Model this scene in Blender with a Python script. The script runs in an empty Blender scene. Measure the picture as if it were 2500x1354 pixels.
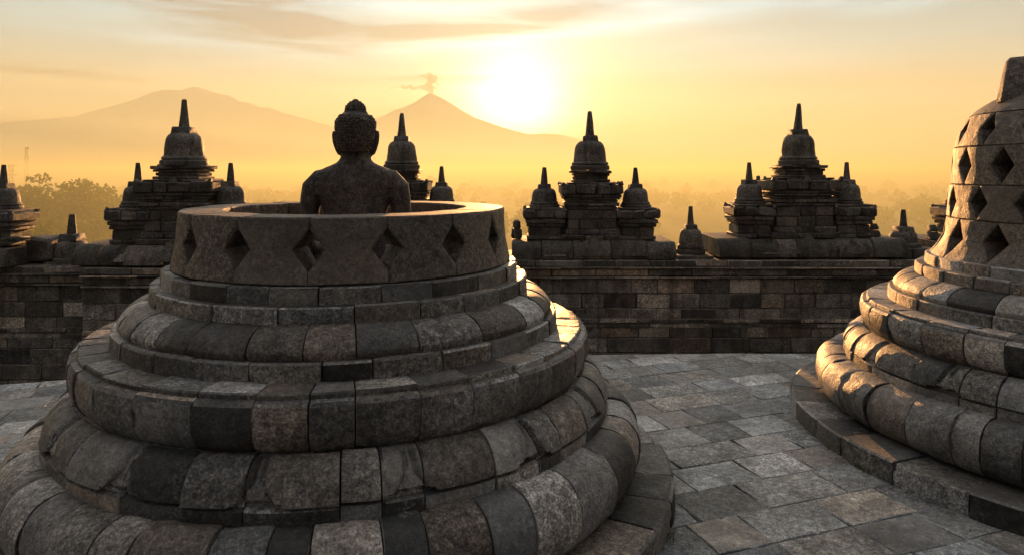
import bpy, bmesh, math, random
from math import sin, cos, pi, radians, sqrt, atan2
from mathutils import Vector, Matrix, noise

SC = bpy.context.scene
COL = SC.collection

# ------------------------------------------------------------------ camera
F_PX, CX, HY, EYE = 1700.0, 1250.0, 417.0, 1.78
cam_data = bpy.data.cameras.new("camera")
cam_data.sensor_width = 36.0
cam_data.lens = F_PX / 2500.0 * 36.0
cam_data.shift_y = -(677.0 - HY) / 2500.0
cam_data.clip_start = 0.05
cam_data.clip_end = 200000.0
cam = bpy.data.objects.new("camera", cam_data)
COL.objects.link(cam)
cam.location = (0, 0, EYE)
cam.rotation_euler = (radians(90), 0, 0)
SC.camera = cam

# ------------------------------------------------------------------ exposure, sun, sky
SC.view_settings.view_transform = 'Standard'
SC.view_settings.look = 'None'
SC.view_settings.exposure = 3.5
SC.view_settings.gamma = 1.0
SC.view_settings.use_curve_mapping = False
SC.cycles.use_denoising = True
try:
    SC.cycles.denoiser = 'OPENIMAGEDENOISE'
except Exception:
    pass
SC.cycles.max_bounces = 6
SC.cycles.diffuse_bounces = 3
SC.cycles.glossy_bounces = 2
SC.cycles.volume_bounces = 0
SC.cycles.sample_clamp_indirect = 4.0

SUN_EL, SUN_AZ = radians(6.0), radians(0.4)
SUN_DIR = Vector((sin(SUN_AZ) * cos(SUN_EL), cos(SUN_AZ) * cos(SUN_EL), sin(SUN_EL)))
sun_data = bpy.data.lights.new("sun", 'SUN')
sun_data.energy = 2.5
sun_data.angle = radians(0.5)
sun_data.color = (1.0, 0.47, 0.16)
sun = bpy.data.objects.new("sun", sun_data)
COL.objects.link(sun)
sun.rotation_euler = SUN_DIR.to_track_quat('Z', 'Y').to_euler()
sun.location = (0, 20, 30)


class NT:
    """small node-tree writer"""
    def __init__(self, tree):
        self.t = tree
        tree.nodes.clear()

    def n(self, kind, **kw):
        nd = self.t.nodes.new(kind)
        for k, v in kw.items():
            setattr(nd, k, v)
        return nd

    def put(self, sock, v):
        if isinstance(v, bpy.types.NodeSocket):
            self.t.links.new(v, sock)
        elif v is not None:
            if isinstance(v, (tuple, list)) and len(v) == 3 and sock.type == 'RGBA':
                v = (v[0], v[1], v[2], 1)
            sock.default_value = v

    def math(self, op, a, b=None, c=None, clamp=False):
        nd = self.n('ShaderNodeMath', operation=op, use_clamp=clamp)
        for s, v in zip(nd.inputs, (a, b, c)):
            self.put(s, v)
        return nd.outputs[0]

    def vmath(self, op, a, b=None, scale=None):
        nd = self.n('ShaderNodeVectorMath', operation=op)
        self.put(nd.inputs[0], a)
        if b is not None:
            self.put(nd.inputs[1], b)
        if scale is not None:
            self.put(nd.inputs[3], scale)
        return nd.outputs[1] if op in ('DOT_PRODUCT', 'LENGTH') else nd.outputs[0]

    def mix(self, fac, a, b, mode='MIX'):
        nd = self.n('ShaderNodeMix', data_type='RGBA', blend_type=mode)
        self.put(nd.inputs['Factor'], fac)
        self.put(nd.inputs[6], a)
        self.put(nd.inputs[7], b)
        return nd.outputs[2]

    def ramp(self, fac, stops, interp='LINEAR'):
        nd = self.n('ShaderNodeValToRGB')
        cr = nd.color_ramp
        cr.interpolation = interp
        while len(cr.elements) < len(stops):
            cr.elements.new(0.5)
        for e, (p, c) in zip(cr.elements, stops):
            e.position = p
            e.color = (c, c, c, 1) if isinstance(c, (int, float)) else (c[0], c[1], c[2], 1)
        self.put(nd.inputs[0], fac)
        return nd.outputs[0]

    def noise(self, vec, scale, detail=4, rough=0.55, dist=0.0):
        nd = self.n('ShaderNodeTexNoise')
        self.put(nd.inputs['Vector'], vec)
        nd.inputs['Scale'].default_value = scale
        nd.inputs['Detail'].default_value = detail
        nd.inputs['Roughness'].default_value = rough
        nd.inputs['Distortion'].default_value = dist
        return nd.outputs['Fac']

    def map(self, vec, scale=(1, 1, 1), rot=(0, 0, 0), loc=(0, 0, 0)):
        nd = self.n('ShaderNodeMapping')
        self.put(nd.inputs['Vector'], vec)
        nd.inputs['Scale'].default_value = scale
        nd.inputs['Rotation'].default_value = rot
        nd.inputs['Location'].default_value = loc
        return nd.outputs[0]


world = bpy.data.worlds.new("World")
SC.world = world
world.use_nodes = True
w = NT(world.node_tree)
wtc = w.n('ShaderNodeTexCoord')
D = wtc.outputs['Generated']
sep = w.n('ShaderNodeSeparateXYZ')
w.put(sep.inputs[0], D)
dx, dy, dz = sep.outputs
GLOW = (sin(SUN_AZ) * cos(radians(4.7)), cos(SUN_AZ) * cos(radians(4.7)), sin(radians(4.7)))
cosang = w.vmath('DOT_PRODUCT', D, GLOW)
# dawn colours by height
base = w.ramp(w.math('MAXIMUM', dz, 0.0), [
    (0.0, (0.30, 0.14, 0.02)), (0.06, (0.36, 0.20, 0.04)), (0.11, (0.32, 0.33, 0.20)), (0.16, (0.22, 0.44, 0.48)),
    (0.235, (0.26, 0.66, 0.84)), (0.32, (0.55, 0.64, 0.68)), (0.7, (0.86, 0.88, 0.90)), (1.0, (0.80, 0.81, 0.82))])
toward = w.math('MULTIPLY_ADD', cosang, 0.5, 0.5)
west = w.ramp(toward, [(0.0, 0.0), (0.48, 0.03), (0.62, 0.45), (0.8, 0.7), (0.88, 0.92), (0.95, 1.0)])
back = w.ramp(w.math('MAXIMUM', dz, 0.0), [(0.0, (0.05, 0.052, 0.06)), (0.4, (0.07, 0.075, 0.085)), (0.75, (0.22, 0.225, 0.235)), (1.0, (0.50, 0.51, 0.52))])
skyc = w.mix(west, back, base)
# thin streaked cloud
el = w.math('ARCSINE', dz)
az = w.math('ARCTAN2', dx, dy)
comb = w.n('ShaderNodeCombineXYZ')
w.put(comb.inputs[0], az)
w.put(comb.inputs[1], el)
AE = comb.outputs[0]
c1 = w.noise(w.map(AE, (3.2, 27, 1), (0, 0, radians(-5)), (3.1, 0.7, 0)), 1.0, 7, 0.6, 0.5)
c2 = w.noise(w.map(AE, (1.3, 22, 1), (0, 0, radians(8)), (7.2, 4.7, 0)), 1.0, 7, 0.6, 0.3)
hi = w.ramp(el, [(0.06, 0.0), (0.19, 1.0)])
m1 = w.math('MULTIPLY', w.ramp(c1, [(0.44, 0.0), (0.66, 1.0)]), hi)
m2 = w.math('MULTIPLY', w.ramp(c2, [(0.50, 0.0), (0.70, 1.0)]), w.ramp(el, [(0.03, 0.0), (0.08, 1.0)]))


def patch(a0, e0, wa, we, tilt):
    p = w.map(w.vmath('SUBTRACT', AE, (a0, e0, 0)), (1, 1, 1), (0, 0, -tilt))
    sx_ = w.n('ShaderNodeSeparateXYZ')
    w.put(sx_.inputs[0], p)
    u_ = w.math('DIVIDE', sx_.outputs[0], wa)
    v_ = w.math('DIVIDE', sx_.outputs[1], we)
    return w.math('EXPONENT', w.math('MULTIPLY', w.math('ADD', w.math('MULTIPLY', u_, u_), w.math('MULTIPLY', v_, v_)), -1.0))


body = w.math('ADD', w.math('MULTIPLY', patch(-0.36, 0.205, 0.17, 0.032, radians(-6)), 0.9), w.math('MULTIPLY', patch(-0.02, 0.208, 0.20, 0.017, radians(7)), 1.0))
body = w.math('ADD', body, w.math('MULTIPLY', patch(0.5, 0.22, 0.25, 0.03, 0.0), 0.3))
wisp = w.math('ADD', w.math('MULTIPLY', patch(-0.13, 0.128, 0.11, 0.006, radians(1)), 0.55), w.math('MULTIPLY', patch(-0.56, 0.117, 0.12, 0.005, radians(-2)), 0.6))
wisp = w.math('ADD', wisp, w.math('MULTIPLY', patch(-0.27, 0.095, 0.10, 0.006, radians(-3)), 0.4))
dark = w.math('MULTIPLY', w.math('ADD', w.math('ADD', body, wisp), 0.12), w.ramp(c1, [(0.38, 0.10), (0.60, 1.7)]), clamp=True)
lit = w.math('ADD', patch(0.0, 0.186, 0.30, 0.009, radians(6)), w.math('MULTIPLY', patch(-0.33, 0.160, 0.22, 0.010, radians(-4)), 0.6))
lit = w.math('ADD', lit, w.math('MULTIPLY', m2, 0.7))
skyc = w.mix(w.math('MULTIPLY', lit, 0.8, clamp=True), skyc, w.mix(1.0, skyc, (1.5, 1.5, 1.6), 'MULTIPLY'))
# the sun's aureole
q = w.math('SUBTRACT', 1.0, cosang)
g1 = w.math('EXPONENT', w.math('MULTIPLY', q, -1 / 0.0024))
g2 = w.math('EXPONENT', w.math('MULTIPLY', w.math('POWER', w.math('MAXIMUM', q, 0.0), 0.7), -1 / 0.045))
glow = w.vmath('ADD', w.vmath('SCALE', (1.0, 0.86, 0.60), scale=w.math('MULTIPLY', g1, 5.0)),
               w.vmath('SCALE', (1.0, 0.83, 0.46), scale=w.math('MULTIPLY', g2, 0.65)))
tot = w.vmath('ADD', skyc, glow)
tot = w.mix(w.math('MULTIPLY', dark, 0.95), tot, w.mix(1.0, tot, (0.12, 0.24, 0.30), 'MULTIPLY'))
bg = w.n('ShaderNodeBackground')
w.put(bg.inputs[0], tot)
bg.inputs[1].default_value = 0.0885
nish = w.n('ShaderNodeTexSky', sky_type='NISHITA')
nish.sun_disc = False
nish.sun_elevation = SUN_EL
nish.sun_rotation = SUN_AZ
nish.dust_density = 3.0
bg2 = w.n('ShaderNodeBackground')
w.put(bg2.inputs[0], w.mix(1.0, nish.outputs[0], (0.022, 0.022, 0.024), 'MULTIPLY'))
bg2.inputs[1].default_value = 0.05
addsh = w.n('ShaderNodeAddShader')
w.put(addsh.inputs[0], bg.outputs[0])
w.put(addsh.inputs[1], bg2.outputs[0])
wo = w.n('ShaderNodeOutputWorld')
w.put(wo.inputs[0], addsh.outputs[0])
world.cycles.sampling_method = 'MANUAL'
world.cycles.sample_map_resolution = 512


# ------------------------------------------------------------------ helpers
def P(px, py, Y):
    """the place at depth Y that a pixel of the photograph looks at"""
    return Vector(((px - CX) / F_PX * Y, Y, EYE + (HY - py) / F_PX * Y))


def tag(o, label=None, cat=None, group=None, kind=None):
    if label: o["label"] = label
    if cat: o["category"] = cat
    if group: o["group"] = group
    if kind: o["kind"] = kind
    return o


def thing(name, label, cat, loc=(0, 0, 0), rz=0.0, group=None):
    o = bpy.data.objects.new(name, None)
    o.empty_display_size = 0.2
    COL.objects.link(o)
    o.location = loc
    o.rotation_euler = (0, 0, rz)
    return tag(o, label, cat, group)


def build(name, bm, mat, parent=None, sharp=40, smooth=True, loc=None, recalc=True):
    if recalc:
        bmesh.ops.recalc_face_normals(bm, faces=bm.faces)
    me = bpy.data.meshes.new(name)
    bm.to_mesh(me)
    bm.free()
    me.materials.append(mat)
    if smooth:
        me.shade_smooth()
        me.set_sharp_from_angle(angle=radians(sharp))
    o = bpy.data.objects.new(name, me)
    COL.objects.link(o)
    if parent is not None:
        o.parent = parent
    if loc is not None:
        o.location = loc
    return o


_CORN = [(sx, sy, sz) for sx in (-1, 1) for sy in (-1, 1) for sz in (-1, 1)]


def block(bm, x0, x1, y0, y1, z0, z1, ch=0.012, jit=0.0, rng=random, taper=0.0, tf=None):
    """a dressed stone with worn edges; taper narrows its top"""
    c = Vector(((x0 + x1) / 2, (y0 + y1) / 2, (z0 + z1) / 2))
    h = Vector(((x1 - x0) / 2, (y1 - y0) / 2, (z1 - z0) / 2))
    ch = min(ch, h.x * 0.45, h.y * 0.45, h.z * 0.45)
    vs = {}
    for s in _CORN:
        off = Vector((rng.uniform(-jit, jit), rng.uniform(-jit, jit), rng.uniform(-jit, jit)))
        k = 1.0 - (taper if s[2] > 0 else 0.0)
        for a in range(3):
            p = Vector([s[i] * (h[i] - (ch if i != a else 0)) for i in range(3)])
            p.x *= k
            p.y *= k
            p = p + c + off
            if tf is not None:
                p = tf(p)
            vs[s, a] = bm.verts.new(p)
    for a in range(3):
        b, d = [i for i in range(3) if i != a]
        for sg in (-1, 1):
            lp = []
            for sb, sd in ((-1, -1), (1, -1), (1, 1), (-1, 1)):
                s = [0, 0, 0]
                s[a], s[b], s[d] = sg, sb, sd
                lp.append(vs[tuple(s), a])
            bm.faces.new(lp)
        for sb in (-1, 1):
            for sd in (-1, 1):
                s1 = [0, 0, 0]; s1[a] = -1; s1[b] = sb; s1[d] = sd
                s2 = list(s1); s2[a] = 1
                s1, s2 = tuple(s1), tuple(s2)
                bm.faces.new((vs[s1, b], vs[s2, b], vs[s2, d], vs[s1, d]))
    for s in _CORN:
        bm.faces.new((vs[s, 0], vs[s, 1], vs[s, 2]))


def resample(pts, step):
    out = []
    n = len(pts)
    for i in range(n):
        a, b = Vector(pts[i]), Vector(pts[(i + 1) % n])
        k = max(1, int(round((b - a).length / step)))
        for j in range(k):
            out.append(a.lerp(b, j / k))
    return out


def smooth_curve(pts, sub=6):
    """Catmull-Rom through 2-D points"""
    out = []
    p = [Vector(q) for q in pts]
    for i in range(len(p) - 1):
        p0, p1, p2, p3 = p[max(i - 1, 0)], p[i], p[i + 1], p[min(i + 2, len(p) - 1)]
        for j in range(sub):
            t = j / sub
            out.append(0.5 * ((2 * p1) + (p2 - p0) * t + (2 * p0 - 5 * p1 + 4 * p2 - p3) * t * t + (3 * p1 - p0 - 3 * p2 + p3) * t ** 3))
    out.append(p[-1])
    return out


def ring_blocks(bm, outer, r_in, n, rng, phase=0.0, gap=0.0025, cham=0.007, seg=6, jit=0.004, worn=0.004, step=0.03, disp=None, var=0.25):
    """a ring of stones side by side; outer is the section from its upper inner end to its lower inner end"""
    z_hi, z_lo = outer[0][1], outer[-1][1]
    sec = [Vector(p) for p in outer]
    sec = [Vector((r_in, z_hi))] + sec + [Vector((r_in, z_lo))]
    if step > 0.02:
        sec = resample(sec, step)
    else:                      # fine on the carved face only
        fine = []
        for p0, p1 in zip(sec[1:-2], sec[2:-1]):
            k = max(1, int(round((p1 - p0).length / step)))
            fine += [p0.lerp(p1, j / k) for j in range(k)]
        sec = fine + [sec[-2], sec[-1], sec[0]]
    cen = sum(sec, Vector((0, 0))) / len(sec)
    rmax = max(p.x for p in sec)
    ws = [1 + rng.uniform(-var, var) for _ in range(n)]
    tot = sum(ws)
    a = phase
    for k in range(n):
        a0, a1 = a, a + ws[k] / tot * 2 * pi
        a = a1
        g, c = gap / rmax, cham / rmax
        st = [(a0 + g, 1), (a0 + g + c * 0.35, 0.3), (a0 + g + c, 0)]
        for j in range(1, seg):
            st.append((a0 + g + c + (a1 - a0 - 2 * g - 2 * c) * j / seg, 0))
        st += [(a1 - g - c, 0), (a1 - g - c * 0.35, 0.3), (a1 - g, 1)]
        dr, dzz = rng.uniform(-jit, jit), rng.uniform(-jit, jit) * 0.5
        tilt = rng.uniform(-jit, jit) * 0.7
        off = rng.uniform(0, 50)
        cb = cham * rng.uniform(0.45, 1.15)
        rows = []
        for (ang, ins) in st:
            row = []
            f = (ang - a0) / (a1 - a0) - 0.5
            for p in sec:
                d = cen - p
                L = d.length
                near = max(ins, 0.6 if ang in (st[2][0], st[-3][0]) else 0.0)
                chip = 0.0
                if near and p.x > r_in + 0.02:
                    chip = near * max(0.0, noise.noise(Vector((ang * 9 + off, p.x * 11, p.y * 11 + off))) - 0.12) * 0.045
                q = p + d / max(L, 1e-6) * (cb * ins + chip)
                r, z = q.x + dr + tilt * f * 2, q.y + dzz
                if p.x > r_in + 1e-4:
                    x, y = r * cos(ang), r * sin(ang)
                    nz = noise.noise(Vector((x * 5 + off, y * 5, z * 5))) + 0.5 * noise.noise(Vector((x * 14 + off, y * 14, z * 14)))
                    e = nz * worn
                    if disp is not None:
                        e += disp(ang, p.x, p.y)
                    q2 = -d / max(L, 1e-6) * e
                    r += q2.x
                    z += q2.y
                row.append(bm.verts.new((r * cos(ang), r * sin(ang), z)))
            rows.append(row)
        m = len(sec)
        for i in range(len(rows) - 1):
            for j in range(m):
                bm.faces.new((rows[i][j], rows[i][(j + 1) % m], rows[i + 1][(j + 1) % m], rows[i + 1][j]))
        bm.faces.new(rows[0])
        bm.faces.new(rows[-1][::-1])


def pierced_course(bm, r_at, z0, z1, thick, n, rng, phase, hz0, hz1, half_ang, worn=0.004, jit=0.003):
    """one course of a latticed bell: stones between diamond openings"""
    zc = (hz0 + hz1) / 2
    def hw(z):
        if z <= hz0 or z >= hz1:
            return 0.0
        return half_ang * (1 - abs(z - zc) / (zc - hz0 if z < zc else hz1 - zc))
    zs = [z0, z0 + 0.006]
    zs += [z0 + 0.006 + (hz0 - z0 - 0.006) * t for t in (0.5, 1.0)] if hz0 - z0 > 0.012 else []
    zs += [hz0 + (hz1 - hz0) * t for t in (0.125, 0.25, 0.375, 0.5, 0.625, 0.75, 0.875, 1.0)]
    zs += [hz1 + (z1 - hz1) * 0.5] if z1 - hz1 > 0.012 else []
    zs += [z1 - 0.006, z1]
    us = [0, 0.025, 0.06, 0.16, 0.28, 0.39, 0.5, 0.61, 0.72, 0.84, 0.94, 0.975, 1.0]
    per = 2 * pi / n
    for k in range(n):
        A0, A1 = phase + per * k, phase + per * (k + 1)
        off = rng.uniform(0, 60)
        dr = rng.uniform(-jit, jit)
        grid = {}
        for iz, z in enumerate(zs):
            g = 0.0015 / r_at(z)
            l, r_ = A0 + hw(z) + g, A1 - hw(z) - g
            for iu, u in enumerate(us):
                a = l + (r_ - l) * u
                edge = 0.007 if (u in (0, 1.0)) else 0.002 if iu in (1, len(us) - 2) else 0
                if iz in (0, len(zs) - 1):
                    edge = max(edge, 0.006)
                R = r_at(z) + dr
                nz = noise.noise(Vector((R * cos(a) * 6 + off, R * sin(a) * 6, z * 6))) + 0.5 * noise.noise(Vector((R * cos(a) * 17 + off, R * sin(a) * 17, z * 17)))
                Ro = R - edge + nz * worn
                Ri = R - thick + edge
                zz = z + (noise.noise(Vector((cos(a) * 5, sin(a) * 5, z * 3 + off))) * 0.003 if iz == len(zs) - 1 else 0)
                grid[iu, iz, 0] = bm.verts.new((Ro * cos(a), Ro * sin(a), zz))
                grid[iu, iz, 1] = bm.verts.new((Ri * cos(a), Ri * sin(a), zz))
        nu, nz_ = len(us), len(zs)
        for iu in range(nu - 1):
            for iz in range(nz_ - 1):
                for s in (0, 1):
                    bm.faces.new((grid[iu, iz, s], grid[iu + 1, iz, s], grid[iu + 1, iz + 1, s], grid[iu, iz + 1, s]))
            for iz in (0, nz_ - 1):
                bm.faces.new((grid[iu, iz, 0], grid[iu + 1, iz, 0], grid[iu + 1, iz, 1], grid[iu, iz, 1]))
        for iz in range(nz_ - 1):
            for iu in (0, nu - 1):
                bm.faces.new((grid[iu, iz, 0], grid[iu, iz + 1, 0], grid[iu, iz + 1, 1], grid[iu, iz, 1]))


def lathe(bm, prof, seg=40, c=(0, 0, 0), worn=0.0, off=0.0, sx=1.0):
    """prof from bottom to top, closed with caps"""
    rows = []
    for (r, z) in prof:
        row = []
        for j in range(seg):
            a = 2 * pi * j / seg
            e = 0.0
            if worn:
                e = worn * noise.noise(Vector((r * cos(a) * 7 + off, r * sin(a) * 7, z * 7 + off)))
            row.append(bm.verts.new((c[0] + (r + e) * cos(a) * sx, c[1] + (r + e) * sin(a), c[2] + z)))
        rows.append(row)
    for i in range(len(rows) - 1):
        for j in range(seg):
            bm.faces.new((rows[i][j], rows[i][(j + 1) % seg], rows[i + 1][(j + 1) % seg], rows[i + 1][j]))
    bm.faces.new(rows[0][::-1])
    bm.faces.new(rows[-1])


def tube(bm, pts, radii, seg=8):
    rows = []
    pts = [Vector(p) for p in pts]
    for i, p in enumerate(pts):
        d = (pts[min(i + 1, len(pts) - 1)] - pts[max(i - 1, 0)]).normalized()
        u = d.orthogonal().normalized()
        if i:
            u = (pu - d * pu.dot(d)).normalized()
        pu = u
        v = d.cross(u)
        rows.append([bm.verts.new(p + (u * cos(2 * pi * j / seg) + v * sin(2 * pi * j / seg)) * radii[i]) for j in range(seg)])
    for i in range(len(rows) - 1):
        for j in range(seg):
            bm.faces.new((rows[i][j], rows[i][(j + 1) % seg], rows[i + 1][(j + 1) % seg], rows[i + 1][j]))
    bm.faces.new(rows[0][::-1])
    bm.faces.new(rows[-1])


# ------------------------------------------------------------------ materials
def stone(name, tint=(0.155, 0.138, 0.125), spread=1.0, stain=0.6, pale=0.35, moss=0.0, bump=1.0, rough=0.72, grain=1.0, island=True, hues=1.0, streak=0.0):
    m = bpy.data.materials.new(name)
    m.use_nodes = True
    t = NT(m.node_tree)
    geo = t.n('ShaderNodeNewGeometry')
    pos = geo.outputs['Position']
    rnd = geo.outputs['Random Per Island']
    shift = t.vmath('ADD', pos, t.vmath('SCALE', (37.0, 61.0, 23.0), scale=rnd))
    val = t.ramp(rnd, [(0.0, 1 - 0.72 * spread), (0.20, 1 - 0.55 * spread), (0.36, 1 - 0.2 * spread), (0.66, 1.0), (0.80, 1 + 0.35 * spread), (1.0, 1 + 1.15 * spread)]) if island else 1.0
    hue = t.math('FRACT', t.math('MULTIPLY', rnd, 17.31))
    c = t.mix(t.math('MULTIPLY', hue, 0.8 * hues), tint, (tint[0] * 0.86, tint[1] * 0.97, tint[2] * 1.12))
    warm = t.math('FRACT', t.math('MULTIPLY', rnd, 43.7))
    c = t.mix(t.ramp(warm, [(0.7, 0.0), (1.0, 0.6 * hues)]), c, (tint[0] * 1.2, tint[1] * 0.98, tint[2] * 0.82))
    c = t.mix(1.0, c, t.vmath('SCALE', (1, 1, 1), scale=val), 'MULTIPLY')
    big = t.noise(shift, 2.6, 6, 0.62, 0.3)
    c = t.mix(t.math('MULTIPLY', t.ramp(big, [(0.42, 1.0), (0.56, 0.0)]), stain), c, t.mix(1.0, c, (0.38, 0.37, 0.36), 'MULTIPLY'))
    mid = t.noise(shift, 14.0, 6, 0.68)
    c = t.mix(t.math('MULTIPLY', t.ramp(mid, [(0.53, 0.0), (0.68, 1.0)]), pale), c, t.mix(1.0, c, (1.9, 1.85, 1.75), 'MULTIPLY'))
    # stains that run on across the joints
    wide = t.noise(t.map(pos, (1, 1, 0.45)), 1.9, 7, 0.66, 0.6)
    c = t.mix(t.math('MULTIPLY', t.ramp(wide, [(0.36, 1.0), (0.50, 0.0)]), 0.75 * stain), c, t.mix(1.0, c, (0.30, 0.29, 0.27), 'MULTIPLY'))
    c = t.mix(t.math('MULTIPLY', t.ramp(wide, [(0.56, 0.0), (0.70, 1.0)]), pale), c, t.mix(1.0, c, (1.55, 1.52, 1.45), 'MULTIPLY'))
    if streak:
        sv = t.noise(t.map(pos, (9, 9, 0.7)), 1.0, 5, 0.6)
        c = t.mix(t.math('MULTIPLY', t.ramp(sv, [(0.52, 0.0), (0.64, 1.0)]), streak), c, t.mix(1.0, c, (0.35, 0.34, 0.32), 'MULTIPLY'))
        sv2 = t.noise(t.map(pos, (14, 14, 1.6), (0, 0, 0), (3, 5, 1)), 1.0, 6, 0.7)
        c = t.mix(t.math('MULTIPLY', t.ramp(sv2, [(0.60, 0.0), (0.70, 1.0)]), streak * 0.8), c, (0.30, 0.29, 0.27))
    blot = t.noise(shift, 34.0, 5, 0.7, 0.5)
    coarse = t.ramp(t.math('FRACT', t.math('MULTIPLY', rnd, 91.3)), [(0.0, 0.35), (0.5, 0.75), (1.0, 1.0)]) if island else 0.8
    c = t.mix(t.math('MULTIPLY', coarse, grain), c, t.mix(1.0, c, t.ramp(blot, [(0.34, 0.30), (0.50, 1.0), (0.66, 1.95)]), 'MULTIPLY'))
    fine = t.noise(shift, 95.0, 4, 0.75)
    c = t.mix(t.math('MULTIPLY', coarse, grain), c, t.mix(1.0, c, t.ramp(fine, [(0.32, 0.22), (0.5, 1.0), (0.68, 2.3)]), 'MULTIPLY'))
    pit = t.n('ShaderNodeTexVoronoi', feature='F1')
    t.put(pit.inputs['Vector'], shift)
    pit.inputs['Scale'].default_value = 42.0
    pits = t.ramp(pit.outputs['Distance'], [(0.05, 0.0), (0.28, 1.0)])
    holes = t.math('MULTIPLY', t.math('SUBTRACT', 1.0, t.ramp(pit.outputs['Distance'], [(0.10, 0.0), (0.24, 1.0)])), t.ramp(mid, [(0.42, 1.0), (0.60, 0.0)]))
    c = t.mix(t.math('MULTIPLY', holes, 0.75 * grain), c, t.mix(1.0, c, (0.25, 0.24, 0.23), 'MULTIPLY'))
    # pale lichen spots
    lv = t.noise(pos, 5.5, 3, 0.5)
    ls = t.noise(pos, 60.0, 3, 0.6)
    lich = t.math('MULTIPLY', t.ramp(lv, [(0.58, 0.0), (0.70, 1.0)]), t.ramp(ls, [(0.52, 0.0), (0.60, 1.0)]))
    c = t.mix(t.math('MULTIPLY', lich, min(1.0, 1.3 * pale)), c, (0.36, 0.36, 0.32))
    if moss:
        mo = t.noise(pos, 3.2, 6, 0.65)
        c = t.mix(t.math('MULTIPLY', t.ramp(mo, [(0.50, 0.0), (0.66, 1.0)]), moss), c, (0.085, 0.085, 0.030))
    h = t.math('ADD', t.math('MULTIPLY', fine, 0.35), t.math('ADD', t.math('ADD', t.math('MULTIPLY', mid, 0.9), t.math('MULTIPLY', blot, 0.6)), t.math('MULTIPLY', pits, 0.28)))
    bp = t.n('ShaderNodeBump')
    bp.inputs['Strength'].default_value = 0.75 * bump
    bp.inputs['Distance'].default_value = 0.012
    t.put(bp.inputs['Height'], h)
    b = t.n('ShaderNodeBsdfPrincipled')
    t.put(b.inputs['Base Color'], c)
    t.put(b.inputs['Roughness'], t.ramp(mid, [(0.3, rough + 0.12), (0.7, rough - 0.12)]))
    b.inputs['Specular IOR Level'].default_value = 0.45
    t.put(b.inputs['Normal'], bp.outputs[0])
    o = t.n('ShaderNodeOutputMaterial')
    t.put(o.inputs[0], b.outputs[0])
    return m


def plain(name, col, rough=0.9, nscale=0.0, dark=0.5):
    m = bpy.data.materials.new(name)
    m.use_nodes = True
    t = NT(m.node_tree)
    b = t.n('ShaderNodeBsdfPrincipled')
    c = (*col, 1)
    if nscale:
        geo = t.n('ShaderNodeNewGeometry')
        nz = t.noise(geo.outputs['Position'], nscale, 6, 0.6)
        c = t.mix(t.ramp(nz, [(0.35, 0.0), (0.65, 1.0)]), tuple(x * dark for x in col), col)
    t.put(b.inputs['Base Color'], c)
    b.inputs['Roughness'].default_value = rough
    b.inputs['Specular IOR Level'].default_value = 0.2
    o = t.n('ShaderNodeOutputMaterial')
    t.put(o.inputs[0], b.outputs[0])
    return m


def leaf(name, a, b_):
    m = bpy.data.materials.new(name)
    m.use_nodes = True
    t = NT(m.node_tree)
    geo = t.n('ShaderNodeNewGeometry')
    c = t.mix(geo.outputs['Random Per Island'], a, b_)
    d = t.n('ShaderNodeBsdfDiffuse')
    t.put(d.inputs[0], c)
    tr = t.n('ShaderNodeBsdfTranslucent')
    t.put(tr.inputs[0], t.mix(1.0, c, (1.3, 1.4, 0.6), 'MULTIPLY'))
    ms = t.n('ShaderNodeMixShader')
    ms.inputs[0].default_value = 0.4
    t.put(ms.inputs[1], d.outputs[0])
    t.put(ms.inputs[2], tr.outputs[0])
    o = t.n('ShaderNodeOutputMaterial')
    t.put(o.inputs[0], ms.outputs[0])
    return m


def volume(name, col, dens, g, emit=None):
    m = bpy.data.materials.new(name)
    m.use_nodes = True
    t = NT(m.node_tree)
    v = t.n('ShaderNodeVolumePrincipled')
    v.inputs['Color'].default_value = (*col, 1)
    v.inputs['Density'].default_value = dens
    v.inputs['Density Attribute'].default_value = ""
    v.inputs['Anisotropy'].default_value = g
    o = t.n('ShaderNodeOutputMaterial')
    t.put(o.inputs['Volume'], v.outputs[0])
    return m


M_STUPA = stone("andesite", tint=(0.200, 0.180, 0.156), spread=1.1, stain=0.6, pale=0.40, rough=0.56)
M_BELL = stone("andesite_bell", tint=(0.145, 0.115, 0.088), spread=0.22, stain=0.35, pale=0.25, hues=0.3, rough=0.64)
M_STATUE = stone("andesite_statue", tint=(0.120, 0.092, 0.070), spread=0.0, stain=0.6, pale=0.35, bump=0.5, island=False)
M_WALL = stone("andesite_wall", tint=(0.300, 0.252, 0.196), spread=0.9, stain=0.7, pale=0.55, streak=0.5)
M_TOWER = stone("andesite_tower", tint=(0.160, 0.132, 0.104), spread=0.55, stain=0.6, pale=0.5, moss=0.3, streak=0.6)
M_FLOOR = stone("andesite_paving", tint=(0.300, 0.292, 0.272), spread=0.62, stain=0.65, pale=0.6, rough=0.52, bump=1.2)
M_DIRT = plain("joint_dirt", (0.035, 0.031, 0.026), 0.95, 6.0)
M_ROCKMASS = plain("dark_masonry", (0.10, 0.09, 0.08), 0.95, 1.5)
M_PLAIN = plain("plain_fields", (0.055, 0.070, 0.030), 0.95, 0.008)
M_MOUNT = plain("mountain_slope", (0.060, 0.062, 0.050), 0.95, 0.0008)
M_LEAF = leaf("foliage", (0.045, 0.060, 0.022), (0.085, 0.100, 0.035))
M_LEAF2 = leaf("foliage_pale", (0.070, 0.090, 0.030), (0.120, 0.140, 0.050))
M_BARK = plain("bark", (0.07, 0.055, 0.04), 0.95, 3.0)
M_STEEL = plain("galvanised_steel", (0.22, 0.22, 0.22), 0.6)

# ------------------------------------------------------------------ ground, terrace, mountains
PLAIN_Z = -27.0


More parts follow.
